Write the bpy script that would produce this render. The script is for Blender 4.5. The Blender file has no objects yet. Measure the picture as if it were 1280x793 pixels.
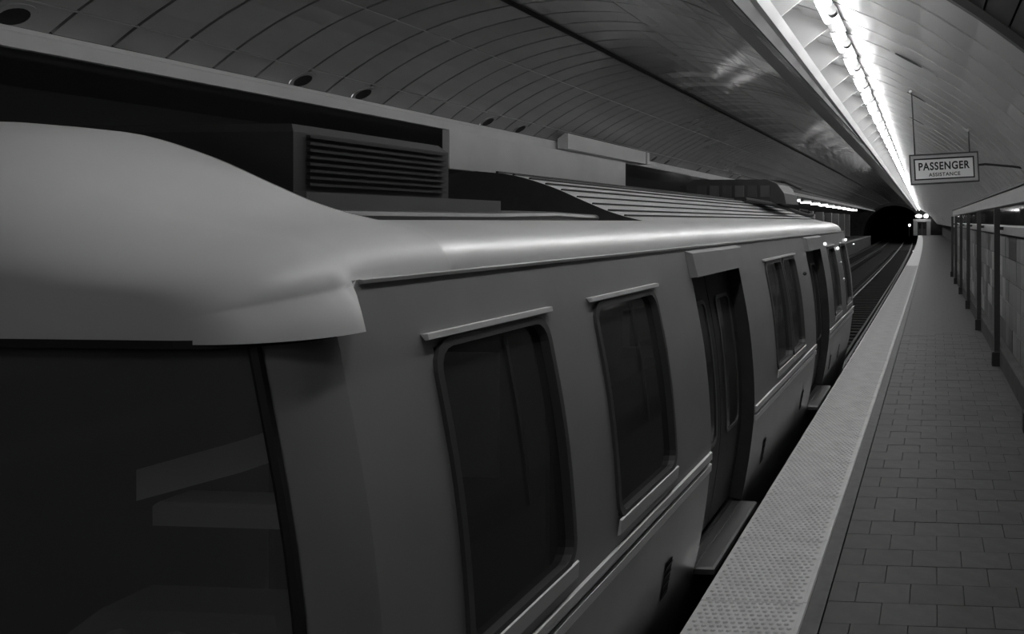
import bpy, math, random
from mathutils import Vector
random.seed(4)
S = bpy.context.scene
C = S.collection
PI = math.pi

# ------------------------------------------------------------------ camera
E = 2.127                       # eye height above the platform (camera held high)
F = 1050.0                      # focal length in pixels of a 1280 x 793 frame
YAW = math.radians(4.5)
cam = bpy.data.cameras.new('camera')
cam.sensor_fit = 'HORIZONTAL'; cam.sensor_width = 36.0
cam.lens = F / 1280 * 36
px = 1170 - F * math.tan(YAW)   # principal point: the photograph is an off-centre crop
cam.shift_x = (640 - px) / 1280
cam.shift_y = (277 - 396.5) / 1280
cam.clip_start = 0.05; cam.clip_end = 400
camo = bpy.data.objects.new('camera', cam); C.objects.link(camo)
camo.location = (0, 0, E); camo.rotation_euler = (PI / 2, 0, YAW)
S.camera = camo

# ------------------------------------------------------------------ world, exposure
w = bpy.data.worlds.new('world'); S.world = w; w.use_nodes = True
w.node_tree.nodes['Background'].inputs[0].default_value = (0, 0, 0, 1)
w.node_tree.nodes['Background'].inputs[1].default_value = 0.0
S.view_settings.view_transform = 'Standard'; S.view_settings.look = 'None'
S.view_settings.gamma = 1.0; S.view_settings.use_curve_mapping = False
S.view_settings.exposure = 0.0
TUBE = 24.5                     # brightness of the fluorescent tubes

# ------------------------------------------------------------------ materials
def mat(name, c, rough=.6, metal=0.0, noise=0.0, scale=8.0, bump=0.0, spec=.5, stretch=None, emit=0.0, coat=0.0):
    m = bpy.data.materials.new(name); m.use_nodes = True
    nt = m.node_tree; b = nt.nodes['Principled BSDF']
    b.inputs['Base Color'].default_value = (c, c, c, 1)
    b.inputs['Roughness'].default_value = rough; b.inputs['Metallic'].default_value = metal
    b.inputs['Specular IOR Level'].default_value = spec
    b.inputs['Coat Weight'].default_value = coat
    if emit:
        b.inputs['Emission Color'].default_value = (1, 1, 1, 1); b.inputs['Emission Strength'].default_value = emit
    if noise or bump:
        tc = nt.nodes.new('ShaderNodeTexCoord'); mp = nt.nodes.new('ShaderNodeMapping')
        nt.links.new(tc.outputs['Object'], mp.inputs[0])
        if stretch: mp.inputs['Scale'].default_value = stretch
        nz = nt.nodes.new('ShaderNodeTexNoise'); nz.inputs['Scale'].default_value = scale; nz.inputs['Detail'].default_value = 5
        nt.links.new(mp.outputs[0], nz.inputs['Vector'])
        if noise:
            r = nt.nodes.new('ShaderNodeValToRGB')
            lo, hi = max(0, c * (1 - noise)), c * (1 + noise)
            r.color_ramp.elements[0].color = (lo, lo, lo, 1); r.color_ramp.elements[0].position = .3
            r.color_ramp.elements[1].color = (hi, hi, hi, 1); r.color_ramp.elements[1].position = .7
            nt.links.new(nz.outputs['Fac'], r.inputs[0]); nt.links.new(r.outputs[0], b.inputs['Base Color'])
        if bump:
            bp = nt.nodes.new('ShaderNodeBump'); bp.inputs['Strength'].default_value = bump; bp.inputs['Distance'].default_value = .02
            nt.links.new(nz.outputs['Fac'], bp.inputs['Height']); nt.links.new(bp.outputs[0], b.inputs['Normal'])
    return m

def glass(name, c, a):
    m = bpy.data.materials.new(name); m.use_nodes = True
    nt = m.node_tree; out = nt.nodes['Material Output']; b = nt.nodes['Principled BSDF']
    b.inputs['Base Color'].default_value = (c, c, c, 1); b.inputs['Roughness'].default_value = .06
    t = nt.nodes.new('ShaderNodeBsdfTransparent'); t.inputs[0].default_value = (.9, .9, .9, 1)
    mx = nt.nodes.new('ShaderNodeMixShader'); mx.inputs[0].default_value = a
    nt.links.new(t.outputs[0], mx.inputs[1]); nt.links.new(b.outputs[0], mx.inputs[2]); nt.links.new(mx.outputs[0], out.inputs[0])
    return m

M = {
 'vault': mat('vault panel metal', .5, .16, .48, noise=.06, scale=1.2),
 'vault_side': mat('side vault metal', .5, .36, .35, noise=.05, scale=2.0),
 'back': mat('joint backing', .02, .9),
 'dark_slat': mat('dark ceiling slat', .035, .6),
 'lip': mat('painted lip', .36, .5, noise=.05, scale=3),
 'pan': mat('fixture pan', .22, .5, .3),
 'soffit': mat('soffit paint', .10, .7),
 'fin': mat('painted fin', .5, .55),
 'tube': mat('lit tube', .9, .4, emit=TUBE),
 'tube_far': mat('lit far tube', .9, .4, emit=TUBE * .55),
 'tube_up_fill': mat('added uplight fill tube', .9, .4, emit=TUBE * .8),
 'tube_fill': mat('added dim fill tube', .8, .4, emit=1.6),  # weak fill glow added for the opposite platform interior
 'tube_off': mat('unlit tube', .7, .4),
 'cap': mat('tube end cap', .25, .4, .6),
 'tactile': mat('tactile tile', .58, .55, noise=.1, scale=6),
 'dark_strip': mat('dark edge strip', .07, .6, noise=.2, scale=12),
 'floor_a': mat('floor tile a', .064, .6, noise=.18, scale=9, bump=.15, spec=.35),
 'floor_b': mat('floor tile b', .057, .6, noise=.2, scale=7, bump=.15, spec=.35),
 'floor_c': mat('floor tile c', .07, .6, noise=.16, scale=11, bump=.15, spec=.35),
 'grout': mat('grout', .04, .8),
 'concrete': mat('concrete', .12, .85, noise=.25, scale=2.5, bump=.2),
 'darkcon': mat('sooty concrete', .06, .9, noise=.3, scale=2, bump=.2),
 'ballast': mat('track bed', .013, .95, noise=.5, scale=14, bump=.6),
 'rail': mat('rail steel', .12, .5, .8),
 'sleeper': mat('sleeper', .03, .9),
 'body': mat('car body paint', .27, .42, .1, noise=.05, scale=3, coat=.15),
 'roof': mat('car roof paint', .62, .33, .25, noise=.04, scale=3),
 'capshell': mat('front cap shell', .6, .42, .0, noise=.03, scale=2),
 'band': mat('band', .62, .45, .1),
 'rubber': mat('rubber', .015, .7),
 'black': mat('black recess', .008, .8),
 'darkmetal': mat('dark equipment metal', .03, .6, .2, noise=.2, scale=6),
 'casing': mat('black painted casing', .014, .6),
 'frame': mat('window frame', .09, .4, .4),
 'steel': mat('bright steel', .6, .28, .9),
 'glass': glass('tinted glass', .06, .6),
 'windscreen': glass('windscreen glass', .22, .45),
 'inner': mat('car interior', .22, .7),
 'pale': mat('pale panel', .5, .6, noise=.05, scale=3),
 'seat': mat('seat', .04, .7),
 'fascia': mat('fascia paint', .78, .5, noise=.06, scale=1.2),
 'beam': mat('parapet beam paint', .27, .5, noise=.06, scale=2),
 'post': mat('post paint', .05, .5, .3),
 'shoe': mat('post shoe', .02, .6),
 'tile_l': mat('wall tile light', .34, .4, noise=.15, scale=6),
 'tile_m': mat('wall tile mid', .19, .45, noise=.2, scale=5, stretch=(6, 6, .6)),
 'tile_d': mat('wall tile dark', .06, .4, noise=.2, scale=6),
 'wood': mat('vertical streaked panel', .17, .55, noise=.35, scale=3, stretch=(9, 9, .5)),
 'sign_w': mat('sign panel', .8, .5),
 'sign_f': mat('sign frame', .40, .45, .2),
 'ink': mat('sign ink', .01, .6),
 'cable': mat('cable', .02, .6),
 'lamp': mat('lamp glow', .9, .4, emit=9.0),
 'spark': mat('marker lamp glow', .9, .4, emit=2.0),
}

# ------------------------------------------------------------------ mesh helpers
class MB:
    def __init__(s): s.v = []; s.f = []
    def add(s, vs, fs):
        n = len(s.v); s.v += [tuple(p) for p in vs]; s.f += [tuple(i + n for i in f) for f in fs]; return s
    def box(s, x0, x1, y0, y1, z0, z1):
        return s.add([(x0,y0,z0),(x1,y0,z0),(x1,y1,z0),(x0,y1,z0),(x0,y0,z1),(x1,y0,z1),(x1,y1,z1),(x0,y1,z1)],
                     [(3,2,1,0),(4,5,6,7),(0,1,5,4),(1,2,6,5),(2,3,7,6),(3,0,4,7)])
    def bevbox(s, x0, x1, y0, y1, z0, z1, b):
        # box whose top edges are chamfered
        return s.add([(x0,y0,z0),(x1,y0,z0),(x1,y1,z0),(x0,y1,z0),(x0,y0,z1-b),(x1,y0,z1-b),(x1,y1,z1-b),(x0,y1,z1-b),
                      (x0+b,y0+b,z1),(x1-b,y0+b,z1),(x1-b,y1-b,z1),(x0+b,y1-b,z1)],
                     [(3,2,1,0),(0,1,5,4),(1,2,6,5),(2,3,7,6),(3,0,4,7),(4,5,9,8),(5,6,10,9),(6,7,11,10),(7,4,8,11),(8,9,10,11)])
    def loft(s, rings, closed=True, cap=False):
        n = len(rings[0]); vs = [p for r in rings for p in r]; fs = []
        for i in range(len(rings) - 1):
            for j in range(n if closed else n - 1):
                k = (j + 1) % n
                fs.append((i*n+j, i*n+k, (i+1)*n+k, (i+1)*n+j))
        if cap: fs += [tuple(reversed(range(n))), tuple((len(rings)-1)*n + j for j in range(n))]
        return s.add(vs, fs)
    def tube(s, pts, r, n=8):
        pts = [Vector(p) for p in pts]; rings = []
        for i, p in enumerate(pts):
            t = (pts[min(i+1, len(pts)-1)] - pts[max(i-1, 0)]).normalized()
            a = Vector((0,0,1)) if abs(t.z) < .9 else Vector((1,0,0))
            u = t.cross(a).normalized(); q = t.cross(u)
            rr = r[i] if isinstance(r, (list, tuple)) else r
            rings.append([p + (u*math.cos(2*PI*k/n) + q*math.sin(2*PI*k/n))*rr for k in range(n)])
        return s.loft(rings, True, True)
    def mesh(s, name):
        me = bpy.data.meshes.new(name); me.from_pydata(s.v, [], s.f); me.update(); return me
    def build(s, name, m, parent=None, smooth=False, loc=None):
        return link(name, s.mesh(name), m, parent, smooth, loc)

def link(name, me, m=None, parent=None, smooth=False, loc=None):
    if m is not None and not me.materials: me.materials.append(M[m])
    if smooth:
        for p in me.polygons: p.use_smooth = True
        try: me.set_sharp_from_angle(angle=math.radians(38))
        except Exception: pass
    o = bpy.data.objects.new(name, me); C.objects.link(o)
    if loc: o.location = loc
    if parent: o.parent = parent
    return o
def tag(o, label=None, cat=None, group=None, kind=None):
    if label: o['label'] = label
    if cat: o['category'] = cat
    if group: o['group'] = group
    if kind: o['kind'] = kind
    return o
def empty(name, loc=(0,0,0)):
    o = bpy.data.objects.new(name, None); C.objects.link(o); o.location = loc; o.empty_display_size = .2; return o
def structure(o, label, cat): return tag(o, label, cat, kind='structure')

RC = 5730.0
def cx(y): return -y*abs(y)/(2*RC) if y > 0 else 0.0      # the tracks bend gently to the left
def dx(y): return -.0135*y                               # the platform side wall and light trough run at a slight angle
Y0, Y1 = -9.0, 132.0
def ys(a, b, n): return [a + (b-a)*i/n for i in range(n+1)]

def strip(mb, prof, a, b, n, off=cx, closed=True, cap=True):
    """sweep a profile of (x, z) along the platform between depths a and b"""
    mb.loft([[(x+off(y), y, z) for x, z in prof] for y in ys(a, b, n)], closed, cap and closed); return mb

# ------------------------------------------------------------------ platform
EDGE = -1.318
fl = MB(); strip(fl, [(EDGE+.02,-.03),(EDGE+.02,-1.35),(3.2,-1.35),(3.2,-.03)], Y0, Y1, 30)
floor = structure(fl.build('floor', 'grout'), 'dark tiled station platform along the near track', 'platform')
eb = MB(); strip(eb, [(EDGE,-.012),(EDGE,-.2),(EDGE+.03,-.2),(EDGE+.03,-.012)], Y0, Y1, 30)
eb.build('edge_nosing', 'concrete', floor)
# tactile tiles, with their small domes
TL = .914; TW = .61
def tactile(domes):
    m = MB()
    m.bevbox(0, TW, .003, TL-.003, -.03, 0, .004)
    m.bevbox(TW-.028, TW-.004, .003, TL-.003, -.005, .006, .002)
    if domes:
        nx, ny = 13, 20
        for j in range(ny):
            for i in range(nx):
                cxx = .03 + (i + (.5 if j % 2 else 0)) * (TW-.075)/nx + .01; cy = (j+.5)*TL/ny
                R0, R1, h = .0165, .008, .008
                k = 6
                ring0 = [(cxx+R0*math.cos(2*PI*q/k), cy+R0*math.sin(2*PI*q/k), -.001) for q in range(k)]
                ring1 = [(cxx+R1*math.cos(2*PI*q/k), cy+R1*math.sin(2*PI*q/k), h) for q in range(k)]
                m.loft([ring0, ring1]); n = len(m.v); m.f.append(tuple(range(n-k, n)))
    return m
me_t = tactile(True).mesh('tactile_tile'); me_p = tactile(False).mesh('tactile_tile_plain')
y = 4.63 - TL*6
while y < Y1 - 1:
    o = link('tactile_tile', me_t if 2.5 < y < 40 else me_p, 'tactile', floor, loc=(EDGE+cx(y), y, 0))
    o.rotation_euler = (0, 0, -0.5*(cx(y+TL)-cx(y))/TL*-2)
    y += TL
ds = MB(); strip(ds, [(EDGE+TW+.003,-.002),(EDGE+TW+.003,-.03),(EDGE+TW+.098,-.03),(EDGE+TW+.098,-.002)], Y0, Y1, 30)
ds.build('border_strip', 'dark_strip', floor)
# floor tiles, running bond across the platform
TX, TY = .305, .255; XA = EDGE+TW+.105
near = []
rows = int((17.0-3.4)/TY); cnt = 0
tmesh = [MB().bevbox(.0016, wd-.0016, .0016, TY-.0016, -.03, 0, .0015).mesh('floor_tile') for wd in (TX, TX*.5)]
tm = {}
for ti, wd in ((0, TX), (1, TX*.5)):
    for k, mm in enumerate(('floor_a', 'floor_b', 'floor_c')):
        me = tmesh[ti].copy(); me.materials.append(M[mm]); tm[ti, k] = me
XB = 1.0
for r in range(rows):
    yy = 3.4 + r*TY; x = XA; half = r % 2
    first = True
    while x < XB:
        ti = 1 if (first and half) else 0
        if cnt < 300:
            o = link('floor_tile', tm[ti, random.choice((0, 0, 1, 2))], None, floor, loc=(x+cx(yy), yy, random.uniform(-.002, .001))); cnt += 1
        x += TX if ti == 0 else TX*.5; first = False
    YT = yy + TY
    if cnt >= 300: break
far = MB()
def tiles_into(mb, a, b):
    yy = a; r = 0
    while yy < b:
        x = XA - (TX/2 if r % 2 else 0); g = .0016
        while x < 3.1:
            mb.add([(max(x, XA)+g+cx(yy), yy+g, 0), (min(x+TX, 3.15)-g+cx(yy), yy+g, 0), (min(x+TX, 3.15)-g+cx(yy), yy+TY-g, 0), (max(x, XA)+g+cx(yy), yy+TY-g, 0)], [(0,1,2,3)])
            x += TX
        yy += TY; r += 1
tiles_into(far, YT, Y1-.5); tiles_into(far, Y0+.2, 3.4-.01)
fo = far.build('floor_tile_field', 'floor_a', floor); fo['kind'] = 'stuff'

# ------------------------------------------------------------------ track bed and tracks
tb = MB(); tb.add([(p[0]+cx(y), y, p[1]) for y in ys(Y0, 210, 30) for p in ((-8.3,-1.4),(EDGE+.02,-1.4))], [(2*i,2*i+1,2*i+3,2*i+2) for i in range(30)])
structure(tb.build('floor', 'ballast'), 'dark track bed between the two platforms', 'track bed')
RZ = -1.12
def track(xc, label):
    t = tag(empty('railway_track', (xc, 20, -1.4)), label, 'track')
    for s in (-.7175, .7175):
        m = MB(); strip(m, [(xc+s-.036,RZ),(xc+s-.036,RZ-.04),(xc+s-.01,RZ-.05),(xc+s-.01,RZ-.13),(xc+s-.07,RZ-.16),(xc+s+.07,RZ-.16),(xc+s+.01,RZ-.13),(xc+s+.01,RZ-.05),(xc+s+.036,RZ-.04),(xc+s+.036,RZ)], Y0, 200, 40)
        o = m.build('rail', 'rail', t); o.matrix_parent_inverse = t.matrix_basis.inverted()
    me = MB().bevbox(-1.2, 1.2, -.12, .12, -.12, 0, .01).mesh('sleeper')
    for i in range(150):
        yy = -8 + i*.72
        o = link('sleeper', me, 'sleeper', t, loc=(xc+cx(yy), yy, RZ-.16)); o.matrix_parent_inverse = t.matrix_basis.inverted()
track(-2.9, 'railway track under the train beside the near platform')
track(-6.75, 'empty railway track on the far side of the train')

# ------------------------------------------------------------------ central vault over the tracks
VX, VZ, VR = -4.85, E-2.47, 5.39
ANG = [-38.6, -35, -21.3, -7.3, 6.7, 20.7, 34.5]
def arc(R, a): a = math.radians(a); return (VX + R*math.sin(a), VZ + R*math.cos(a))
sh = MB(); strip(sh, [arc(VR+.05, -38.6+i*(34.5+38.6)/20) for i in range(21)] + [arc(VR+.12, 34.5-i*(34.5+38.6)/20) for i in range(21)], 2.0, Y1, 40)
ceil = structure(sh.build('ceiling', 'back'), 'dark panelled barrel vault spanning the two tracks', 'ceiling')
PW = .59
def vault_panel(a0, a1, n=5):
    m = MB(); g0 = .019; ga = math.degrees(.009/VR); out = []
    for y in (g0, PW-g0):
        out.append([(arc(VR, a0+ga+(a1-a0-2*ga)*i/n)[0], y, arc(VR, a0+ga+(a1-a0-2*ga)*i/n)[1]) for i in range(n+1)]
                 + [(arc(VR+.035, a1-ga-(a1-a0-2*ga)*i/n)[0], y, arc(VR+.035, a1-ga-(a1-a0-2*ga)*i/n)[1]) for i in range(n+1)])
    m.loft(out, True, True); return m
pm = []
for k in range(6):
    me = vault_panel(ANG[k], ANG[k+1]).mesh('vault_panel'); pm.append(me)
    for p in me.polygons: p.use_smooth = False
Yv = 12.5 - PW*17
row = 0
while row < 50:
    yy = Yv + row*PW
    for k in range(6):
        ra, rb = random.uniform(-.012, .012), random.uniform(-.002, .002); pc = arc(VR, (ANG[k]+ANG[k+1])/2)
        # tilt each panel a hair about its own centre
        o = link('vault_panel', pm[k], 'vault', ceil, loc=(cx(yy)-pc[1]*rb, yy+pc[1]*ra, pc[0]*rb-PW/2*ra)); o.rotation_euler = (ra, rb, 0)
    row += 1
vf = MB()
while Yv + row*PW < Y1 - .6:
    yy = Yv + row*PW
    for k in range(6):
        p = vault_panel(ANG[k], ANG[k+1], 3); vf.add([(a+cx(yy), b+yy, c) for a, b, c in p.v], p.f)
    row += 1
o = vf.build('vault_panel_field', 'vault', ceil); o['kind'] = 'stuff'
# longitudinal dark channel and pale joint strips
m = MB(); strip(m, [arc(VR+.02,-7.75), arc(VR-.03,-7.7), arc(VR-.03,-6.9), arc(VR+.02,-6.85)], 2.3, Y1-1, 40); m.build('joint_channel', 'black', ceil)
for a in (-35, -21.3):
    m = MB(); strip(m, [arc(VR+.02,a-.07), arc(VR-.004,a-.07), arc(VR-.004,a+.07), arc(VR+.02,a+.07)], 2.3, Y1-1, 40); m.build('joint_strip', 'lip', ceil)
m = MB(); strip(m, [arc(VR-.012,34.3), arc(VR+.16,34.3), arc(VR+.16,35.0), arc(VR-.012,35.0)], 2.3, Y1-1, 40); m.build('edge_mask', 'soffit', ceil)  # added dark strip hiding the brightly lit panel ends
# round ports low on the far side of the vault
a = -37.3; pxz = arc(VR, a); nrm = Vector((math.sin(math.radians(a)), 0, math.cos(math.radians(a))))
for yp in (5.6, 6.8, 10.2, 11.35, 14.7, 15.9, 19.2, 20.4, 23.8, 25, 28.5, 29.7, 33.2, 34.4, 38, 39.2):
    base = Vector((pxz[0]+cx(yp), yp, pxz[1])); tan = Vector((nrm.z, 0, -nrm.x)); yv = Vector((0,1,0))
    def ring(r, d, n=20): return [base + nrm*d + tan*r*math.cos(2*PI*k/n) + yv*r*math.sin(2*PI*k/n) for k in range(n)]
    plate = MB().loft([ring(.17, .0), ring(.165, -.012), ring(.115, -.012), ring(.105, .03)]).build('port_plate', 'vault', ceil, True)
    m = MB(); m.loft([ring(.115, -.009), ring(.02, -.0085)]); m.f.append(tuple(range(20, 40))); m.build('port', 'black', plate)

# ------------------------------------------------------------------ side vault over the near platform
SX, SZ, SR = -2.67, E-3.06, 5.3
def sarc(R, x):
    a = math.asin((x-SX)/SR); return (SX + R*math.sin(a), SZ + R*math.cos(a))
xs = [-1.2 + i*(3.1)/16 for i in range(17)]
YD = 5.35
sh = MB(); strip(sh, [sarc(SR+.05, x) for x in xs] + [sarc(SR+.12, x) for x in reversed(xs)], YD, Y1, 40, dx)
ceil2 = structure(sh.build('ceiling', 'back'), 'bright curved metal panel ceiling over the near platform', 'ceiling')
SW = .59
def side_panel(xa, xb, n=8):
    m = MB(); out = []
    for y in (.018, SW-.018):
        q = [xa + (xb-xa)*i/n for i in range(n+1)]
        out.append([(sarc(SR, x)[0], y, sarc(SR, x)[1]) for x in q] + [(sarc(SR+.03, x)[0], y, sarc(SR+.03, x)[1]) for x in reversed(q)])
    m.loft(out, True, True); return m
spm = side_panel(-1.2, 1.9).mesh('side_panel')
r = 0
while YD + r*SW < Y1-.6:
    yy = YD + .07 + r*SW
    if r < 110:
        ra = random.uniform(-.006, .006); o = link('side_panel', spm, 'vault_side', ceil2, loc=(dx(yy), yy+(E+1.3)*ra, -SW/2*ra)); o.rotation_euler = (ra, 0, 0)
    else:
        if r == 110: vf = MB()
        p = side_panel(-1.2, 1.9, 4); vf.add([(a+dx(yy), b+yy, c) for a, b, c in p.v], p.f)
    r += 1
o = vf.build('side_panel_field', 'vault_side', ceil2); o['kind'] = 'stuff'
# slots in the side vault
for xx, yp, ln in ((-.16, 8.35, .45), (-.1, 10.6, .4), (-.12, 13.2, .4)):
    b = sarc(SR-.004, xx+dx(yp)*0); mm = MB()
    pts = []
    for k in range(24):
        t = 2*PI*k/24; u = xx + .30*ln*math.cos(t)*1.0; q = sarc(SR-.004, u); pts.append((q[0]+dx(yp), yp + .05*math.sin(t), q[1]))
    pts2 = [((p[0]), p[1], p[2]-.004) for p in pts]
    mm.loft([pts, pts2], True, True); sl = mm.build('slot_vent', 'black', ceil2)
    u0, u1 = xx-.30*ln-.05, xx+.30*ln+.14
    q = [u0+(u1-u0)*i/4 for i in range(5)]
    mm = MB(); mm.loft([[(sarc(SR-.003, u)[0]+dx(yp), yy, sarc(SR-.003, u)[1]) for u in q] for yy in (yp-.075, yp+.075)], False); mm.build('slot_plate', 'vault_side', sl)

# dark slatted ceiling nearest the camera
sh = MB(); strip(sh, [sarc(SR+.09, x) for x in xs] + [sarc(SR+.14, x) for x in reversed(xs)], Y0, YD, 4, dx)
ceil3 = structure(sh.build('ceiling', 'back'), 'dark slatted ceiling at the near end of the platform', 'ceiling')
for i in range(20):
    a0 = -1.2 + i*.155; m = MB()
    strip(m, [sarc(SR+.04, a0+.006), sarc(SR+.04, a0+.149), sarc(SR+.08, a0+.149), sarc(SR+.08, a0+.006)], Y0, YD-.01, 3, dx)
    m.build('ceiling_slat', 'dark_slat', ceil3)
m = MB(); strip(m, [sarc(SR-.012, x) for x in xs] + [sarc(SR+.1, x) for x in reversed(xs)], YD-.02, YD+.05, 1, dx); m.build('ceiling_trim', 'frame', ceil3)

# ------------------------------------------------------------------ light trough over the near platform edge
tr = tag(empty('light_trough', (-1.33, 30, E+1.7)), 'long lit fluorescent light trough hanging over the near platform edge', 'light')
inv = tr.matrix_basis.inverted()
tr_inv = __import__('mathutils').Matrix.Translation((1.33, -30, -(E+1.7)))
def sub(o): o.matrix_parent_inverse = tr_inv; return o
m = MB(); strip(m, [(-1.238,E+1.632),(-1.296,E+1.642),(-1.306,E+1.67),(-1.21,E+1.714),(-1.19,E+1.709)], Y0+.05, Y1-.05, 30, dx); sub(m.build('lip', 'lip', tr))
m = MB(); q = [(-1.45,E+2.13),(-1.2,E+2.08),(-1.0,E+2.03)]; strip(m, q + [(x, z+.04) for x, z in reversed(q)], Y0+.05, Y1-.05, 30, dx); sub(m.build('reflector', 'fin', tr))
m = MB(); q = [(-2.1,E+2.13),(-1.7,E+2.17),(-1.45,E+2.135)]; strip(m, q + [(x, z+.04) for x, z in reversed(q)], Y0+.05, Y1-.05, 30, dx); sub(m.build('soffit', 'soffit', tr))
FS = 1.28; fy0 = 6.70
finm = MB(); fp = [(-1.20,E+1.70),(-1.296,E+1.675),(-1.66,E+2.14),(-1.2,E+2.08),(-1.0,E+2.03),(-.94,E+1.90)]
finm.loft([[(x, y, z) for x, z in fp] for y in (-.012, .012)], True, True); finm = finm.mesh('fin')
def capsule(L, r, n=10):
    m = MB(); rings = []
    for yy, rr in ((0,.3),(.008,.75),(.025,1),(L-.025,1),(L-.008,.75),(L,.3)):
        rings.append([(r*rr*math.cos(2*PI*k/n), yy, r*rr*math.sin(2*PI*k/n)) for k in range(n)])
    m.loft(rings, True, True); return m
t_up = capsule(.75, .016).mesh('fill_uplight'); t_long = capsule(.92, .034).mesh('tube'); t_short = capsule(.62, .03).mesh('tube')
T_ = {k: (capsule(.92, .034).mesh('tube'), capsule(.62, .03).mesh('tube')) for k in ('tube', 'tube_off', 'tube_far', 'tube_up_fill', 'tube_fill')}
end = MB(); end.tube([(0,-.13,.01),(0,-.02,.01)], .05, 12); end.box(-.012,.012,-.09,-.05,.0,.12); end = end.mesh('end_holder')
shieldm = MB().bevbox(-.92, -.765, .08, FS+.02, E+1.822, E+1.84, .006).mesh('light_shield')  # added plate hidden above the tubes, keeps their light off the vault
i = 0
yy = fy0 - FS*12
while yy < Y1-2:
    sub(link('fin', finm, 'fin', tr, loc=(dx(yy), yy+.2, 0)))
    on = 'tube' if yy > 2.5 or i % 2 == 0 else 'tube_off'; i += 1
    if True:
        o = sub(link('tube', T_[on][0], on, tr, True, loc=(-.785+dx(yy), yy+.40, E+1.765))); o.rotation_euler = (0, 0, .0135)
        sub(link('end_holder', end, 'cap', tr, loc=(-.785+dx(yy), yy+.40, E+1.765)))
        o = sub(link('tube', T_[on][1], on, tr, True, loc=(-.865+dx(yy), yy+.12, E+1.785))); o.rotation_euler = (0, 0, .0135)
    sub(link('light_shield', shieldm, 'pan', tr, loc=(dx(yy), yy, 0)))
    if yy > 2: sub(link('fill_uplight', t_up, 'tube_up_fill', tr, True, loc=(-1.31+dx(yy), yy+.45, E+1.70)))  # added uplight hidden behind the lip, brightens the central vault
    yy += FS

# ------------------------------------------------------------------ parapet wall on the right of the platform
WY0, WY1 = 4.4, 34.2
def wx(x): return x
cb = MB(); strip(cb, [(1.10,.0),(1.10,.27),(1.14,.30),(1.32,.30),(1.32,0)], WY0, WY1, 6, dx)
wall = structure(cb.build('wall_right', 'darkcon'), 'tiled parapet wall with dark posts along the platform', 'wall')
bk = MB(); strip(bk, [(1.225,.30),(1.225,1.93),(1.32,1.93),(1.32,.30)], WY0, WY1, 6, dx); bk.build('wall_core', 'grout', wall)
rl = MB(); strip(rl, [(1.16,1.94),(1.16,2.05),(1.18,2.07),(1.33,2.07),(1.33,1.94)], WY0, WY1, 6, dx); rl.build('ledge', 'beam', wall)
gl = MB(); strip(gl, [(1.25,2.07),(1.25,2.36),(1.258,2.36),(1.258,2.07)], WY0, WY1, 6, dx); gl.build('glass_band', 'glass', wall)
bm = MB(); strip(bm, [(1.15,2.36),(1.15,2.54),(1.17,2.56),(1.34,2.56),(1.34,2.36)], WY0, WY1+.3, 6, dx); bm.build('header_beam', 'beam', wall)
bm = MB(); strip(bm, [(1.13,2.56),(1.13,2.595),(1.34,2.595),(1.34,2.56)], WY0, WY1+.3, 6, dx); bm.build('header_trim', 'post', wall)
ty, tz = .5, .322
tms = {k: MB().box(-.012, 0, .006, ty-.006, .006, tz-.006).mesh('wall_tile') for k in ('tile_l', 'tile_m', 'tile_d', 'wood')}
yy = 5.2; ci = 0
while yy < WY1-.5:
    for rr in range(5):
        bay = int((yy-8.5)/2.0) % 2
        k = random.choices(('tile_l', 'tile_m', 'tile_d', 'wood'), (3, 3, 2, 3))[0]
        if rr == 4: k = random.choice(('tile_m', 'tile_d', 'wood'))
        if yy < 11.2: k = random.choice(('wood', 'wood', 'wood', 'tile_m'))
        o = link('wall_tile', tms[k], k, wall, loc=(1.222+dx(yy)-random.uniform(0, .006), yy, .305+rr*tz)); o.rotation_euler = (0, 0, .0135)
    yy += ty
for yp in (8.6, 12.5, 16.6, 20.6, 24.7, 28.7, 32.4):
    x = 1.065+dx(yp)
    p = MB().bevbox(x-.042, x+.042, yp-.042, yp+.042, 0, 2.32, .01).build('post', 'post', wall)
    MB().bevbox(x-.075, x+.075, yp-.075, yp+.075, 0, .21, .012).build('post_shoe', 'shoe', p)
    MB().box(x+.04, 1.24+dx(yp), yp-.02, yp+.02, 2.0, 2.05).build('post_bracket', 'post', p)
m = MB(); strip(m, [(2.7,-.1),(2.7,2.2),(2.8,2.2),(2.8,-.1)], Y0, Y1, 10, dx)
structure(m.build('wall_right', 'darkcon'), 'dark back wall behind the tiled parapet', 'wall')

# ------------------------------------------------------------------ opposite platform
OE = -8.28
m = MB(); strip(m, [(OE,0),(OE,-1.4),(-13.2,-1.4),(-13.2,0)], Y0, Y1-8, 30)
of = structure(m.build('floor', 'concrete'), 'opposite station platform across the tracks', 'platform')
m = MB(); strip(m, [(OE+.003,.004),(OE+.003,-.06),(OE-.6,-.06),(OE-.6,.004)], Y0, Y1-8, 30); m.build('edge_strip', 'tactile', of)
m = MB(); strip(m, [(-12.6,0),(-12.6,4.6),(-12.8,4.6),(-12.8,0)], Y0, Y1, 20)
structure(m.build('wall_left', 'fascia'), 'shadowed back wall of the opposite platform', 'wall')
m = MB(); strip(m, [(-9.3,4.0),(-10,3.6),(-12.7,2.9),(-12.7,3.1),(-10,3.8),(-9.3,4.2)], Y0, Y1, 20)
structure(m.build('ceiling', 'dark_slat'), 'dark sloping ceiling of the opposite platform', 'ceiling')
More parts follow.
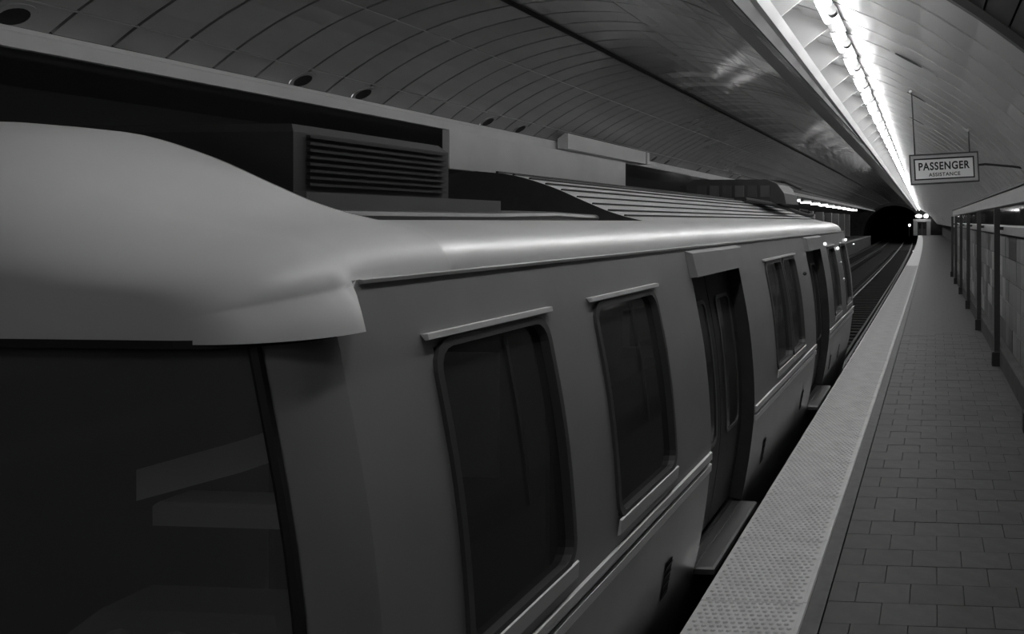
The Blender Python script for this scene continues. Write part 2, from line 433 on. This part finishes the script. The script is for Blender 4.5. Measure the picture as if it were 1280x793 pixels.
# fascia of the opposite trough
ft = tag(empty('light_trough', (-8.1, 40, E+1.5)), 'long pale fascia of the light trough above the opposite platform edge', 'light')
f_inv = __import__('mathutils').Matrix.Translation((8.1, -40, -(E+1.5)))
def subf(o): o.matrix_parent_inverse = f_inv; return o
m = MB(); strip(m, [(-8.06,E+1.53),(-8.04,E+1.66),(-8.06,E+1.67),(-8.05,E+1.71),(-8.14,E+1.72),(-8.14,E+1.53)], Y0+.05, Y1-.05, 40); subf(m.build('fascia', 'fascia', ft))
m = MB(); strip(m, [(-9.2,E+2.3),(-8.75,E+2.36),(-8.75,E+2.40),(-9.24,E+2.36)], Y0+.05, Y1-.05, 40); subf(m.build('tray_cover', 'dark_slat', ft))
ofm = MB(); ofm.box(-.35, .25, -.015, .015, 0, .25); ofm = ofm.mesh('fin')
yy = 31.0
while yy < 104:
    if 31 <= yy < 35.5 or 50 < yy:
        o = subf(link('tube', T_['tube_far'][0], 'tube_far', ft, True, loc=(-8.55+cx(yy), yy, E+1.34))); o.rotation_euler = (0, 0, PI/2); o.scale = (1.8, .8, 1.8)
        subf(link('fin', ofm, 'fin', ft, loc=(-8.9+cx(yy), yy+1.0, E+1.3)))
    yy += FS
    yy += FS*3 if yy > 48 else FS
yy = -6.0
while yy < 50:
    subf(link('tube', T_['tube_fill'][0], 'tube_fill', ft, True, loc=(-8.34+cx(yy), yy, E+1.615)))  # added fill tubes, unseen behind the fascia, lifting the dark interior
    yy += FS
# pale blank panel hung under the fascia, with its rail, and the duct box above it
pb = tag(empty('blank_partition', (-8.02, 17, E+.5)), 'pale blank wall panel hanging beneath the fascia opposite, behind the train roof', 'panel')
p_inv = __import__('mathutils').Matrix.Translation((8.02, -17, -(E+.5)))
o = MB().box(-8.14, -8.02, 13.3, 21.2, E+.88, E+1.52).build('upper_panel', 'fascia', pb); o.matrix_parent_inverse = p_inv
o = MB().box(-8.14, -7.98, 14.2, 21.0, E+.50, E+.80).build('lower_panel', 'fascia', pb); o.matrix_parent_inverse = p_inv
m = MB(); m.tube([(-7.95, 14.4, E+.83), (-7.95, 21.3, E+.83)], .035, 10); o = m.build('rail', 'steel', pb, True); o.matrix_parent_inverse = p_inv
db = tag(empty('duct_box', (-7.85, 20.5, E+1.7)), 'pale rectangular duct box sitting on top of the opposite fascia', 'duct')
d_inv = __import__('mathutils').Matrix.Translation((7.85, -20.5, -(E+1.7)))
o = MB().loft([[(x, y, E+r_) for x, r_ in ((-8.03,1.55),(-7.8,1.55),(-7.8,1.875),(-7.86,1.885),(-8.03,1.76))] for y in (17.3, 22.4)], True, True).build('casing', 'fascia', db); o.matrix_parent_inverse = d_inv
o = MB().loft([[(x, y, E+r_) for x, r_ in ((-8.03,1.54),(-7.79,1.54),(-7.79,1.885),(-7.86,1.895),(-8.03,1.77))] for y in (22.1, 22.2)], True, True).build('flange', 'lip', db); o.matrix_parent_inverse = d_inv
# piers on the opposite platform
for i, yp in enumerate((70, 77, 84, 91, 98, 105)):
    p = tag(empty('pier', (-10.2+cx(yp), yp, 0)), 'pale square pier on the opposite platform, %s counting from the train' % ('first', 'second', 'third', 'fourth', 'fifth', 'sixth')[i], 'pier', 'piers on the opposite platform')
    MB().bevbox(-.35, .35, -.35, .35, 0, 3.0, .02).build('shaft', 'lip', p)
    MB().bevbox(-.42, .42, -.42, .42, 0, .25, .03).build('plinth', 'concrete', p)

# ------------------------------------------------------------------ end of the station: portal, tunnel, kiosk
ew = MB(); ye = Y1
outer = []; inner = []
for i in range(25):
    a = -90 + 180*i/24
    inner.append((-5.0+cx(ye)+5.0*math.sin(math.radians(a)), ye, -1.4 + 6.05*max(0, math.cos(math.radians(a)))**.75))
    outer.append((-5.0+cx(ye)+14*math.sin(math.radians(a)), ye, -1.4 + 11*max(0, math.cos(math.radians(a)))))
ew.loft([inner, outer], False); ew.loft([inner, [(x, ye+.8, z) for x, y, z in inner]], False)
structure(ew.build('wall_back', 'darkcon'), 'dark end wall with arched tunnel portal', 'wall')
tn = MB(); tn.loft([[(x+cx(y)-cx(ye), y, z) for x, _, z in inner] for y in (ye+.8, ye+30, ye+75)], False); tn.add([(-10,ye+75,-2),(-10+8,ye+75,-2),(-2,ye+75,7),(-14,ye+75,7)], [(0,1,2,3)])
structure(tn.build('wall_back', 'black'), 'black tunnel beyond the arched portal', 'tunnel')
wb = MB(); wb.box(-14, 3.5, Y0-.3, Y0, -1.6, 6)
structure(wb.build('wall_front', 'concrete'), 'bare concrete end wall behind the viewer', 'wall')
# roof over the tracks behind the viewer
sh = MB(); strip(sh, [arc(VR+.2, -46+i*4.1) for i in range(21)] + [arc(VR+.3, 36.2-i*4.1) for i in range(21)], Y0, 2.4, 2)
structure(sh.build('ceiling', 'darkcon'), 'dark vault above the tracks behind the viewer', 'ceiling')

KY = 128.0
ks = tag(empty('station_kiosk', (-2.05, KY, 0)), 'small pale booth with double doors at the far end of the platform', 'booth')
for x in (-1.5, 1.3): MB().bevbox(x-.42, x+.42, -.3, .3, 0, 2.55, .02).build('pier', 'beam', ks)
MB().box(-1.95, 1.75, -.36, .3, 2.3, 2.75).build('lintel', 'beam', ks)
for x in (-.58, .42):
    d = MB().box(x-.46, x+.46, .0, .06, 0, 2.25).build('door', 'darkmetal', ks); MB().box(x-.3, x+.3, -.012, .0, 1.1, 2.0).build('pane', 'glass', d)
MB().box(-1.9, 1.7, .06, 2.4, 0, 2.7).build('body', 'concrete', ks)
ks.scale = (.72, 1, .9)
def globe(r):
    m = MB(); m.loft([[(r*math.sin(PI*i/8)*math.cos(2*PI*k/12), r*math.sin(PI*i/8)*math.sin(2*PI*k/12), r*math.cos(PI*i/8)) for k in range(12)] for i in range(9)]); return m
gm = globe(.30).mesh('globe')
for lab, lx, sc in (('large glowing lamp above the left of the kiosk', -2.6, (1.7, 1, .8)), ('round glowing lamp above the right of the kiosk', -1.5, (1.1, 1, 1))):
    l = tag(empty('globe_lamp', (lx, KY-.7, 2.7)), lab, 'lamp')
    g = link('globe', gm, 'lamp', l, True, loc=(0, 0, .25)); g.scale = sc
    MB().tube([(0, 0, -.25), (0, 0, .05)], .07, 8).build('stem', 'post', l)
sg = tag(empty('signal_lamp', (-3.75, 118, 0)), 'small bright signal lamp at the end of the platform by the tunnel', 'lamp')
MB().tube([(0,0,0),(0,0,1.45)], .04, 8).build('post', 'post', sg); MB().box(-.18,.18,-.06,.1,1.4,1.8).build('housing', 'post', sg); link('lens', globe(.16).mesh('lens'), 'lamp', sg, True, loc=(.05, -.1, 1.6))
sm = globe(.075).mesh('lens')
for lab, x, yy, z in (('track marker lamp just beyond the rear of the train', OE+.15, 62, -.3), ('track marker lamp further along the opposite platform edge', OE+.15, 90, -.3), ('tiny track marker lamp under the near platform edge', EDGE-.1, 70, -.35)):
    l = tag(empty('marker_lamp', (x+cx(yy), yy, z)), lab, 'lamp'); o = link('lens', sm, 'spark', l, True, loc=(0, 0, 0)); o.scale = (1.3, 1.3, .8)
    MB().box(-.05, .05, .03, .12, -.08, .08).build('bracket', 'post', l)

# ------------------------------------------------------------------ hanging sign
sy = 9.95
def at(pxx, pyy, y): return Vector(((pxx-1170)*y/F, y, E+(277-pyy)*y/F))
c0 = at(1180, 211, sy)
sg = tag(empty('hanging_sign', c0), 'hanging framed sign reading passenger assistance above the platform', 'sign')
sg.rotation_euler = (0, math.radians(-3), math.radians(2))
W2, H2 = .405, .178
MB().bevbox(-W2+.03, W2-.03, -.035, .05, -H2+.03, H2-.03, .004).build('backing', 'sign_f', sg)
def rectring(w, h, t, y0, y1):
    m = MB()
    a = [(-w,-h),(w,-h),(w,h),(-w,h)]; b = [(-w+t,-h+t),(w-t,-h+t),(w-t,h-t),(-w+t,h-t)]
    m.loft([[(x,y1,z) for x,z in a], [(x,y0,z) for x,z in a], [(x,y0,z) for x,z in b], [(x,y1,z) for x,z in b], [(x,y1,z) for x,z in a]]); return m
rectring(W2, H2, .016, -.062, .055).build('frame', 'post', sg)
rectring(W2-.016, H2-.016, .034, -.055, .05).build('frame_inset', 'sign_f', sg)
rectring(W2-.05, H2-.05, .017, -.045, -.034).build('border', 'ink', sg)
MB().box(-W2+.06, W2-.06, -.040, -.034, -H2+.06, H2-.06).build('panel', 'sign_w', sg)
def text(s, size, zc, width, bold):
    cu = bpy.data.curves.new('txt', 'FONT'); cu.body = s; cu.size = size; cu.align_x = 'CENTER'; cu.align_y = 'CENTER'; cu.extrude = .0015; cu.offset = bold; cu.space_character = 1.12
    t = bpy.data.objects.new('txt', cu); C.objects.link(t)
    dg = bpy.context.evaluated_depsgraph_get(); me = bpy.data.meshes.new_from_object(t.evaluated_get(dg))
    bpy.data.objects.remove(t)
    xs_ = [v.co.x for v in me.vertices]; k = width/(max(xs_)-min(xs_)); mid = (max(xs_)+min(xs_))/2
    zs_ = [v.co.y for v in me.vertices]; zm = (max(zs_)+min(zs_))/2
    for v in me.vertices: v.co = ((v.co.x-mid)*k, -.0415-v.co.z, v.co.y-zm+zc)
    me.materials.clear(); o = link('lettering', me, 'ink', sg); o['label'] = 'black lettering ' + s; return o
text('PASSENGER', .125, .032, .60, .0035)
text('ASSISTANCE', .058, -.068, .37, .0012)
for x, ztop in ((-.335, .93), (.31, .44)):
    MB().tube([(x, 0, H2-.01), (x, 0, ztop)], .009, 8).build('rod', 'post', sg)
    MB().tube([(x, 0, ztop-.02), (x, 0, ztop+.01)], .03, 10).build('rod_flange', 'lip', sg)
m = MB(); m.tube([(W2-.01, 0, .02), (W2+.08, 0, .025), (W2+.22, 0, .005), (W2+.40, .02, -.02), (W2+.62, .05, -.06), (W2+.8, .1, -.2)], .014, 8); m.build('conduit', 'cable', sg, True)

# ------------------------------------------------------------------ the subway car
car = tag(empty('subway_car', (-2.9, 8, -1.12)), 'grey subway car with ribbed roof passing close beside the platform', 'train')
c_inv = __import__('mathutils').Matrix.Translation((2.9, -8, 1.12))
def part(mb, name, m, parent=None, smooth=False):
    o = mb.build(name, m, parent or car, smooth)
    if parent is None: o.matrix_parent_inverse = c_inv
    return o
CXM = -2.9; YA, YB = 1.80, 14.1; RA = .22; RB = .14
PROF = [(-.62,1.60),(-.30,1.55),(-.04,1.49),(.3,1.425),(.6,1.387),(.75,1.38),(1.0,1.388),(1.36,1.425),(1.76,1.50),(1.97,1.545)]
def lat(z):
    z = min(max(z, PROF[0][0]), PROF[-1][0])
    for i in range(len(PROF)-1):
        (z0, a), (z1, b) = PROF[i], PROF[i+1]
        if z <= z1:
            sl = lambda k: (PROF[min(k+1, len(PROF)-1)][1]-PROF[max(k-1, 0)][1])/(PROF[min(k+1, len(PROF)-1)][0]-PROF[max(k-1, 0)][0])
            h = z1-z0; t = (z-z0)/h
            return a*(2*t**3-3*t*t+1)+b*(3*t*t-2*t**3)+sl(i)*h*(t**3-2*t*t+t)+sl(i+1)*h*(t**3-t*t)
    return PROF[-1][1]
def nrm2(z):
    d = (lat(z+.03)-lat(z-.03))/.06; n = Vector((1, 0, d)); return n.normalized()
def surf(y, z, off=0.0):
    n = nrm2(z); return (-lat(z)+n.x*off, y, z+n.z*off)
WZ0, WZ1, DZ0, DZ1 = .84, 1.75, .0, 1.79
wins = [(2.40,3.10),(3.57,4.35),(7.25,7.98),(8.06,8.75),(11.45,12.2),(12.95,13.65)]
doors = [(5.08,6.32),(9.62,10.85)]
# side skin with openings
yb = sorted({YA+RA, YB-RB, *[v for w_ in wins for v in w_], *[v for d in doors for v in d]})
zb = sorted({p[0] for p in PROF} | {WZ0, WZ1, DZ0, DZ1} | {.1, .2, .45, .92, 1.1, 1.2, 1.28, 1.45, 1.55, 1.65, 1.86})
sk = MB()
for i in range(len(yb)-1):
    for j in range(len(zb)-1):
        ym, zm = (yb[i]+yb[i+1])/2, (zb[j]+zb[j+1])/2
        if any(a < ym < b and WZ0 < zm < WZ1 for a, b in wins) or any(a < ym < b and DZ0 < zm < DZ1 for a, b in doors): continue
        sk.add([surf(yb[i],zb[j]), surf(yb[i+1],zb[j]), surf(yb[i+1],zb[j+1]), surf(yb[i],zb[j+1])], [(0,1,2,3)])
# rear corner, rear wall, left side
def outline(z, full=True):
    L = lat(z); pts = []
    return L
rear = []
for z in zb:
    L = lat(z); R = [(-L-RB+RB*math.cos(a), YB-RB+RB*math.sin(a), z) for a in [PI/2*k/5 for k in range(6)]]
    Lf = [(2*CXM-x, y, z) for x, y, z in reversed(R)]
    rear.append(R + Lf + [(2*CXM+L, YA+RA, z)])
sk.loft(rear, False)
body = part(sk, 'body_shell', 'body', None, True)
import bmesh
_b = bmesh.new(); _b.from_mesh(body.data); bmesh.ops.remove_doubles(_b, verts=_b.verts, dist=.0005); _b.to_mesh(body.data); _b.free()
for _p in body.data.polygons: _p.use_smooth = True
# front: lower panel, windscreen, pillars
def front_pt(L, t):          # t in 0..1 along corner arc, then beyond 1 along the flat (metres)
    if t <= 1: a = PI/2*t; return (-L-RA+RA*math.cos(a), YA+RA-RA*math.sin(a))
    return (-L-RA-(t-1), YA)
def front_strip(ts, z0, z1, off=0.0):
    m = MB(); zz = [z for z in zb if z0 < z < z1]; rows_ = [z0]+zz+[z1]
    m.loft([[(front_pt(lat(z), t)[0], front_pt(lat(z), t)[1]+off, z) for t in ts] for z in rows_], False); return m
full = [0,.2,.4,.6,.8,1]; flatmax = lambda: 1+ (2.9-1.40-RA)*2
lowts = full + [1.4, 1.8, 2.2, 2.6, 3.0, 3.4]
part(front_strip(lowts, -.62, .74), 'front_apron', 'body', None, True)
part(front_strip([0,.2,.4,.55], .74, 1.86), 'corner_pillar', 'body', None, True)
part(front_strip([.55,.7,.85,1,1.25,1.5,1.75], .74, 1.84, .012), 'windscreen', 'windscreen', None, True)
part(front_strip([1.75,1.9,2.1,2.25], .74, 1.86), 'front_pillar', 'body')
part(front_strip([2.25,2.6,3.0,3.4], .74, 1.86), 'front_door', 'darkmetal')
m = MB(); zz = [.74, .9, 1.05, 1.2, 1.35, 1.5, 1.65, 1.85]
for t in (.55, 1.75):
    m2 = MB(); m2.tube([(front_pt(lat(z), t)[0], front_pt(lat(z), t)[1]-.004, z) for z in zz], .014, 6); part(m2, 'windscreen_gasket', 'rubber')
m2 = MB(); m2.tube([(front_pt(lat(.74), t)[0], front_pt(lat(.74), t)[1]-.004, .74) for t in (.5,.7,.85,1,1.25,1.5,1.75)], .014, 6); part(m2, 'windscreen_gasket', 'rubber')
# cab interior
part(MB().bevbox(-3.4, -1.62, 1.95, 2.3, .3, .86, .03), 'cab_console', 'inner')
m = MB(); m.loft([[(x, y+dy, z+dz) for dy, dz in ((0,0),(0,.09),(.02,.09),(.02,0))] for x, y, z in ((-2.3, 2.25, 1.32), (-1.95, 2.22, 1.42), (-1.72, 2.2, 1.50))], True, True); part(m, 'cab_visor', 'fascia')
part(MB().bevbox(-2.2, -1.75, 2.2, 2.32, 1.27, 1.335, .01), 'cab_shelf', 'pale')
m = MB(); m.bevbox(-2.3, -1.7, 2.05, 2.3, .86, 1.08, .05); part(m, 'cab_binnacle', 'inner')
for k in range(3): m = MB(); m.tube([(-2.15+k*.16, 2.06, 1.0), (-2.15+k*.16, 2.045, 1.0)], .05, 12); part(m, 'cab_gauge', 'pale')
m = MB(); m.bevbox(-2.4, -1.9, 2.45, 2.9, .5, .62, .03); m.bevbox(-2.4, -1.9, 2.85, 2.98, .6, 1.3, .05); part(m, 'cab_seat', 'seat')
part(MB().box(-4.2, -1.56, 3.25, 3.29, -.02, 1.9), 'cab_partition', 'inner')
part(MB().box(-2.05, -1.75, 3.235, 3.25, 1.1, 1.6), 'notice_board', 'pale')
part(MB().box(-4.25, -1.5, 1.9, 14.0, -.08, -.01), 'car_floor', 'seat')
part(MB().box(-4.25, -4.2, 1.9, 14.0, -.08, 1.95), 'inner_wall', 'inner')
part(MB().box(-4.2, -1.6, 2.0, 14.0, 1.90, 1.93), 'inner_ceiling', 'inner')
for a, b in ((3.4, 4.9), (6.5, 9.4), (11.0, 13.8)):
    m = MB(); m.bevbox(-4.2, -3.75, a, b, .3, .45, .03); m.bevbox(-4.2, -4.1, a, b, .45, .95, .03); part(m, 'bench', 'seat')
for yy in (4.9, 6.5, 9.4, 11.0):
    m = MB(); m.tube([(-2.1, yy, 0), (-2.1, yy, 1.9)], .018, 8); part(m, 'grab_pole', 'steel')

def rrect(a, b, c, d, r, n=4):
    out = []
    for (yc, zc, s) in ((b-r, d-r, 0), (a+r, d-r, 1), (a+r, c+r, 2), (b-r, c+r, 3)):
        for k in range(n+1):
            t = PI/2*(s+k/n); out.append((yc+r*math.cos(t), zc+r*math.sin(t)))
        if s in (1, 3):
            za, zb_ = (d-r, c+r) if s == 1 else (c+r, d-r); yv_ = a if s == 1 else b
            out += [(yv_, za+(zb_-za)*k/9) for k in range(1, 9)]
    return out
def window(a, b, c, d, base=0.0, name='window', tint='glass', fr='frame', parent=None, rnd=.07):
    o1 = rrect(a-.02, b+.02, c-.02, d+.02, rnd+.02); i1 = rrect(a+.008, b-.008, c+.008, d-.008, rnd)
    m = MB(); m.loft([[surf(y, z, base) for y, z in o1], [surf(y, z, base+.014) for y, z in o1], [surf(y, z, base+.014) for y, z in i1], [surf(y, z, base-.05) for y, z in i1]])
    o = part(m, name, fr, parent)
    zz = [c + (d-c)*k/9 for k in range(10)]; p = MB()
    p.loft([[surf(y, z, base-.02) for y in (a, b)] for z in zz], False)
    pn = p.build('pane', M and tint, o)
    return o
for a, b in wins:
    o = window(a, b, WZ0, WZ1)
    m = MB(); m.loft([[surf(y, z, of_) for z, of_ in ((WZ1+.025,.012),(WZ1+.025,.024),(WZ1+.042,.024),(WZ1+.046,.0))] for y in (a-.05, b+.05)], True, True); m.build('drip_rail', 'band', o)
    m = MB(); m.loft([[surf(y, z, of_) for z, of_ in ((WZ0-.01,.012),(WZ0-.015,.02),(WZ0-.075,.014),(WZ0-.08,.0))] for y in (a-.02, b+.02)], True, True); m.build('window_sill', 'band', o)
    m = MB(); ym = a + (b-a)*.62
    m.loft([[surf(ym+q, z, -.012) for q in (-.008, .008)] for z in (WZ0+.3, 1.22, 1.3, 1.4, 1.5, 1.6, WZ1-.02)], False); m.build('mullion', 'rubber', o)
for a, b in doors:
    j = MB()
    for yy, s in ((a, 1), (b, -1)):
        zz = [DZ0+(DZ1-DZ0)*k/12 for k in range(13)]
        j.loft([[surf(yy, z, 0), surf(yy, z, -.13)] for z in zz], False)
    j.loft([[surf(y, DZ1, 0), surf(y, DZ1, -.13)] for y in (a, b)], False)
    dj = part(j, 'doorway', 'darkmetal')
    h = MB(); h.loft([[surf(y, z, of_) for z, of_ in ((DZ1-.01,.0),(DZ1-.015,.05),(DZ1+.13,.045),(DZ1+.155,.0))] for y in (a-.03, b+.03)], True, True); h.build('door_header', 'body', dj)
    ym = (a+b)/2
    for p0, p1 in ((a, ym-.006), (ym+.006, b)):
        zz = [DZ0+.01+(DZ1-DZ0-.01)*k/12 for k in range(13)]
        l = MB(); l.loft([[surf(p0, z, -.10), surf(p1, z, -.10), surf(p1, z, -.135), surf(p0, z, -.135)] for z in zz], True, True)
        lf = part(l, 'door_leaf', 'darkmetal')
        o1 = rrect(p0+.12, p1-.12, .62, 1.62, .06); i1 = rrect(p0+.145, p1-.145, .645, 1.595, .05)
        mm = MB(); mm.loft([[surf(y, z, -.10) for y, z in o1], [surf(y, z, -.09) for y, z in o1], [surf(y, z, -.09) for y, z in i1], [surf(y, z, -.10) for y, z in i1]]); fr = mm.build('leaf_frame', 'frame', lf)
        mm = MB(); mm.loft([[surf(y, z, -.097) for y in (p0+.14, p1-.14)] for z in (.64, .8, 1.0, 1.2, 1.4, 1.6)], False); mm.build('leaf_pane', 'glass', lf)
    s = MB(); s.bevbox(-1.56, -1.362, a+.0, b-.0, -.05, -.006, .012); part(s, 'door_sill', 'steel')
# waist bands, split by the doors
for a, b in ((YA+RA, doors[0][0]-.02), (doors[0][1]+.02, doors[1][0]-.02), (doors[1][1]+.02, YB-RB)):
    for z0, z1 in ((.665, .715), (.595, .645)):
        m = MB(); m.loft([[surf(y, z, of_) for z, of_ in ((z0, 0), (z0+.004, .014), (z1-.004, .014), (z1, 0))] for y in (a, b)], True, True); part(m, 'waist_band', 'band')
for yy in (4.39, 6.9, 8.9, 11.3, 12.3):
    m = MB(); m.loft([[surf(y, z, .004) for y in (yy-.06, yy+.06)] for z in (.12, .22, .32)], False); vb = part(m, 'side_vent', 'black')
    for k in range(4):
        m = MB(); z = .135+k*.05; m.loft([[surf(y, z+q, .006+q*.3) for q in (0, .02)] for y in (yy-.06, yy+.06)], False); m.build('vent_slat', 'darkmetal', vb)
# gutter
m = MB(); m.loft([[surf(y, z, of_) for z, of_ in ((1.958, 0), (1.958, .010), (1.968, .011), (1.972, 0))] for y in (YA+RA+.12, YB-.12)], True, True); part(m, 'gutter', 'steel')

# roof profile (lat, rise above eye), right half, mirrored for the other side
RP = [(1.545,-.157),(1.553,-.125),(1.575,-.085),(1.61,-.052),(1.66,-.026),(1.73,-.008),(1.82,.005)]
HP = [(1.93,.03),(2.05,.068),(2.2,.13),(2.4,.215),(2.65,.29),(2.9,.318)]
def smooth_half(P, n=4):
    out = []
    for i in range(len(P)-1):
        p0, p1, p2, p3 = P[max(i-1, 0)], P[i], P[i+1], P[min(i+2, len(P)-1)]
        for k in range(n):
            t = k/n
            out.append(tuple(.5*((2*p1[c])+(-p0[c]+p2[c])*t+(2*p0[c]-5*p1[c]+4*p2[c]-p3[c])*t*t+(-p0[c]+3*p1[c]-3*p2[c]+p3[c])*t**3) for c in (0, 1)))
    return out+[P[-1]]
HP = smooth_half(HP); RP = smooth_half(RP, 2)
low = [(1.84,.002),(1.845,-.12),(2.0,-.13),(2.4,-.12),(2.9,-.11)]
def section(half): return [(-a, E+r_) for a, r_ in half] + [(2*CXM+a, E+r_) for a, r_ in reversed(half[:-1])]
Yh0, Yh1 = 2.62, 5.1
m = MB(); s_ = section(RP+low); m.loft([[(x, y, z) for x, z in s_] for y in (Yh0-.05, Yh1+.02)], False); part(m, 'roof_well', 'roof', None, True)
# ribbed hood with rounded far end
m = MB(); rings = []; s_ = section(RP+HP); zb0 = E-.157
for y, k, ins in ((Yh1,1,0),(Yh1+3,1,0),(YB-1.0,1,0),(YB-.6,.97,.0),(YB-.35,.9,.01),(YB-.18,.76,.04),(YB-.06,.55,.09),(YB,.3,.15),(YB,.0,.15)):
    rings.append([(CXM+(x-CXM)*(1-ins/1.36), y, zb0+(z-zb0)*k) for x, z in s_])
m.loft(rings, False); hood = part(m, 'ribbed_hood', 'roof', None, True)
m = MB(); n_ = len(s_); vs = [(x, Yh1, z) for x, z in s_]; m.add(vs, [tuple(range(n_))]); m.build('hood_bulkhead', 'darkmetal', hood)
def interp(half, s):
    acc = 0
    for (a0, r0), (a1, r1) in zip(half, half[1:]):
        d = math.hypot(a1-a0, r1-r0)
        if acc + d >= s: t = (s-acc)/d; return a0+(a1-a0)*t, r0+(r1-r0)*t, (-(r1-r0)/d, (a1-a0)/d)
        acc += d
    return half[-1][0], half[-1][1], (0, 1)
full_half = RP+HP
for k in range(9):
    a0, r0, n = interp(full_half, .47+k*.11)
    m = MB(); w_ = .009; h_ = .012
    tx, tz_ = n[1], -n[0]
    pr = [(-(a0-tx*w_), E+r0+tz_*-w_*-1), (-(a0-tx*w_)-n[0]*h_*1, E+r0+n[1]*h_), (-(a0+tx*w_)-n[0]*h_, E+r0+n[1]*h_), (-(a0+tx*w_), E+r0)]
    m.loft([[(x, y, z) for x, z in pr] for y in (Yh1+.02, YB-.55)], True, True); m.build('roof_rib', 'darkmetal', hood)
# front cap: rounded in plan and in section
m = MB(); rings = []; zc0 = 1.845
half = [(1.485,-.282),(1.506,-.2)] + RP + HP
s_ = section(half)
for t in range(25):
    q = t/24
    if q < .75: d = .34*(1-math.cos(PI/2*q/.75)); 
    else: d = .34 + (Yh0-YA-.34)*(q-.75)/.25
    ins = RA-math.sqrt(max(0, RA*RA-(RA-min(d, RA))**2)) if d < RA else 0
    hr = .75
    k = .42 + .58*math.sqrt(max(0, 1-(1-min(d, hr)/hr)**2))
    sk_ = min(1, max(0, (d-.26)/.06))
    lo_ = E-.157
    rg = []
    for j, (x, z) in enumerate(s_):
        zz_ = zc0+(z-zc0)*k; x_ = x
        if j in (0, 1) or j >= len(s_)-2:
            tgt = -1.545 if j < 2 else 2*CXM+1.545
            x_ = x+(tgt-x)*sk_; zz_ = zz_+(lo_-zz_)*sk_
        rg.append((CXM+(x_-CXM)*(1-ins/1.36+.022*(1-sk_)), YA+d-.01, max(zz_, zc0+(lo_-zc0)*sk_)))
    rings.append(rg)
base = [(x, YA-.01, zc0) for x, y, z in rings[0]]
m.loft([base]+rings, False)
m.add([(x, Yh0, z) for x, z in s_[2:-2]], [tuple(range(len(s_)-4))])
part(m, 'front_cap', 'capshell', None, True)
m = MB(); ts = [0,.2,.4,.6,.8,1,1.3,1.6,1.9,2.2,2.6,3.0,3.4]; m.loft([[(front_pt(1.515, t)[0]+.01*(1 if t<1 else 0), front_pt(1.515, t)[1]-.016, z) for z in (1.835, 1.855)] for t in ts], False); part(m, 'cap_seal', 'rubber')
# air-conditioning unit in the roof well
ac = MB(); ac.bevbox(-3.6, -2.2, 2.72, 3.64, E+.10, E+.34, .03); ac = part(ac, 'air_conditioner', 'casing')
MB().box(-3.65, -2.12, 2.68, 3.95, E-.12, E+.10).build('unit_base', 'frame', ac)
for k in range(8): MB().box(-2.205, -2.185, 2.78, 3.6, E+.125+k*.024, E+.135+k*.024).build('louvre', 'black', ac)
m = MB(); m.tube([(-2.0, 2.66, E+.02), (-2.0, 3.6, E+.02), (-2.02, 4.3, E+.03), (-2.1, 5.05, E+.02)], .022, 8); part(m, 'roof_pipe', 'frame', None, True)
u2 = part(MB().bevbox(-3.5, -2.3, 4.1, 4.9, E-.12, E+.06, .03), 'equipment_case', 'darkmetal')
for yy in (4.3, 4.5, 4.7): MB().box(-2.315, -2.29, yy-.03, yy+.03, E-.1, E+.04).build('case_rib', 'frame', u2)
# resistor housing and folded pantograph near the far end
m = MB(); prof = [(-3.3,2.36),(-3.3,2.62),(-3.2,2.68),(-2.22,2.68),(-2.08,2.62),(-1.99,2.50),(-1.96,2.36)]
m.loft([[(x, y, z) for x, z in prof] for y in (10.9, 11.9)], True, True); rh = part(m, 'resistor_housing', 'darkmetal')
for k in range(6):
    MB().box(-3.15+k*.17, -3.03+k*.17, 10.885, 10.9, 2.45, 2.6).build('grille', 'frame' if k % 2 else 'post', rh)
pt = MB(); pt.box(-3.4, -2.3, 12.2, 13.2, 2.43, 2.47); pt = part(pt, 'pantograph_base', 'darkmetal')
for x in (-3.3, -2.35):
    m = MB(); m.tube([(x, 12.2, 2.5), (x+.1, 13.1, 2.62), (x, 12.1, 2.70)], .022, 8); m.build('pantograph_arm', 'post', pt)
m = MB(); m.tube([(-3.75, 12.1, 2.62), (-3.5, 12.1, 2.71), (-2.2, 12.1, 2.71), (-1.95, 12.1, 2.60)], .025, 8); m.build('collector_head', 'post', pt)
m = MB(); m.tube([(-2.35, 10.2, 2.40), (-2.15, 10.7, 2.36), (-2.02, 11.4, 2.30), (-1.95, 11.9, 2.25), (-1.86, 12.2, 2.215), (-1.82, 12.3, 2.225), (-1.9, 12.35, 2.27), (-2.0, 12.2, 2.29)], .028, 8); part(m, 'roof_cable', 'rubber', None, True)
# marker lamps and grab handles at the far end
for yy, z, k in ((9.15, 1.55, 'post'), (11.25, 1.82, 'spark'), (12.55, 1.72, 'spark'), (12.6, 1.5, 'steel'), (12.65, 1.25, 'steel'), (13.85, 1.82, 'spark')):
    p = surf(yy, z, .02); g = link('side_lamp', globe(.022).mesh('side_lamp'), k, car, True, loc=p); g.matrix_parent_inverse = c_inv
# underframe, bogies
part(MB().box(-4.1, -1.75, 2.2, 13.8, -.62, -.1), 'underframe', 'black')
wm = MB(); wm.tube([(0,0,0),(.13,0,0)], .40, 20); wm.tube([(.13,0,0),(.16,0,0)], .44, 20); wm = wm.mesh('wheel')
for yc in (4.2, 11.7):
    bg = part(MB().box(-3.95, -1.85, yc-1.2, yc+1.2, -.75, -.58), 'bogie', 'darkmetal')
    for yy in (yc-.95, yc+.95):
        for x, s in ((-3.69, 1), (-2.11, -1)):
            wv = link('wheel', wm, 'darkmetal', bg, loc=(x, yy, -.68)); wv.scale = (s, 1, 1)
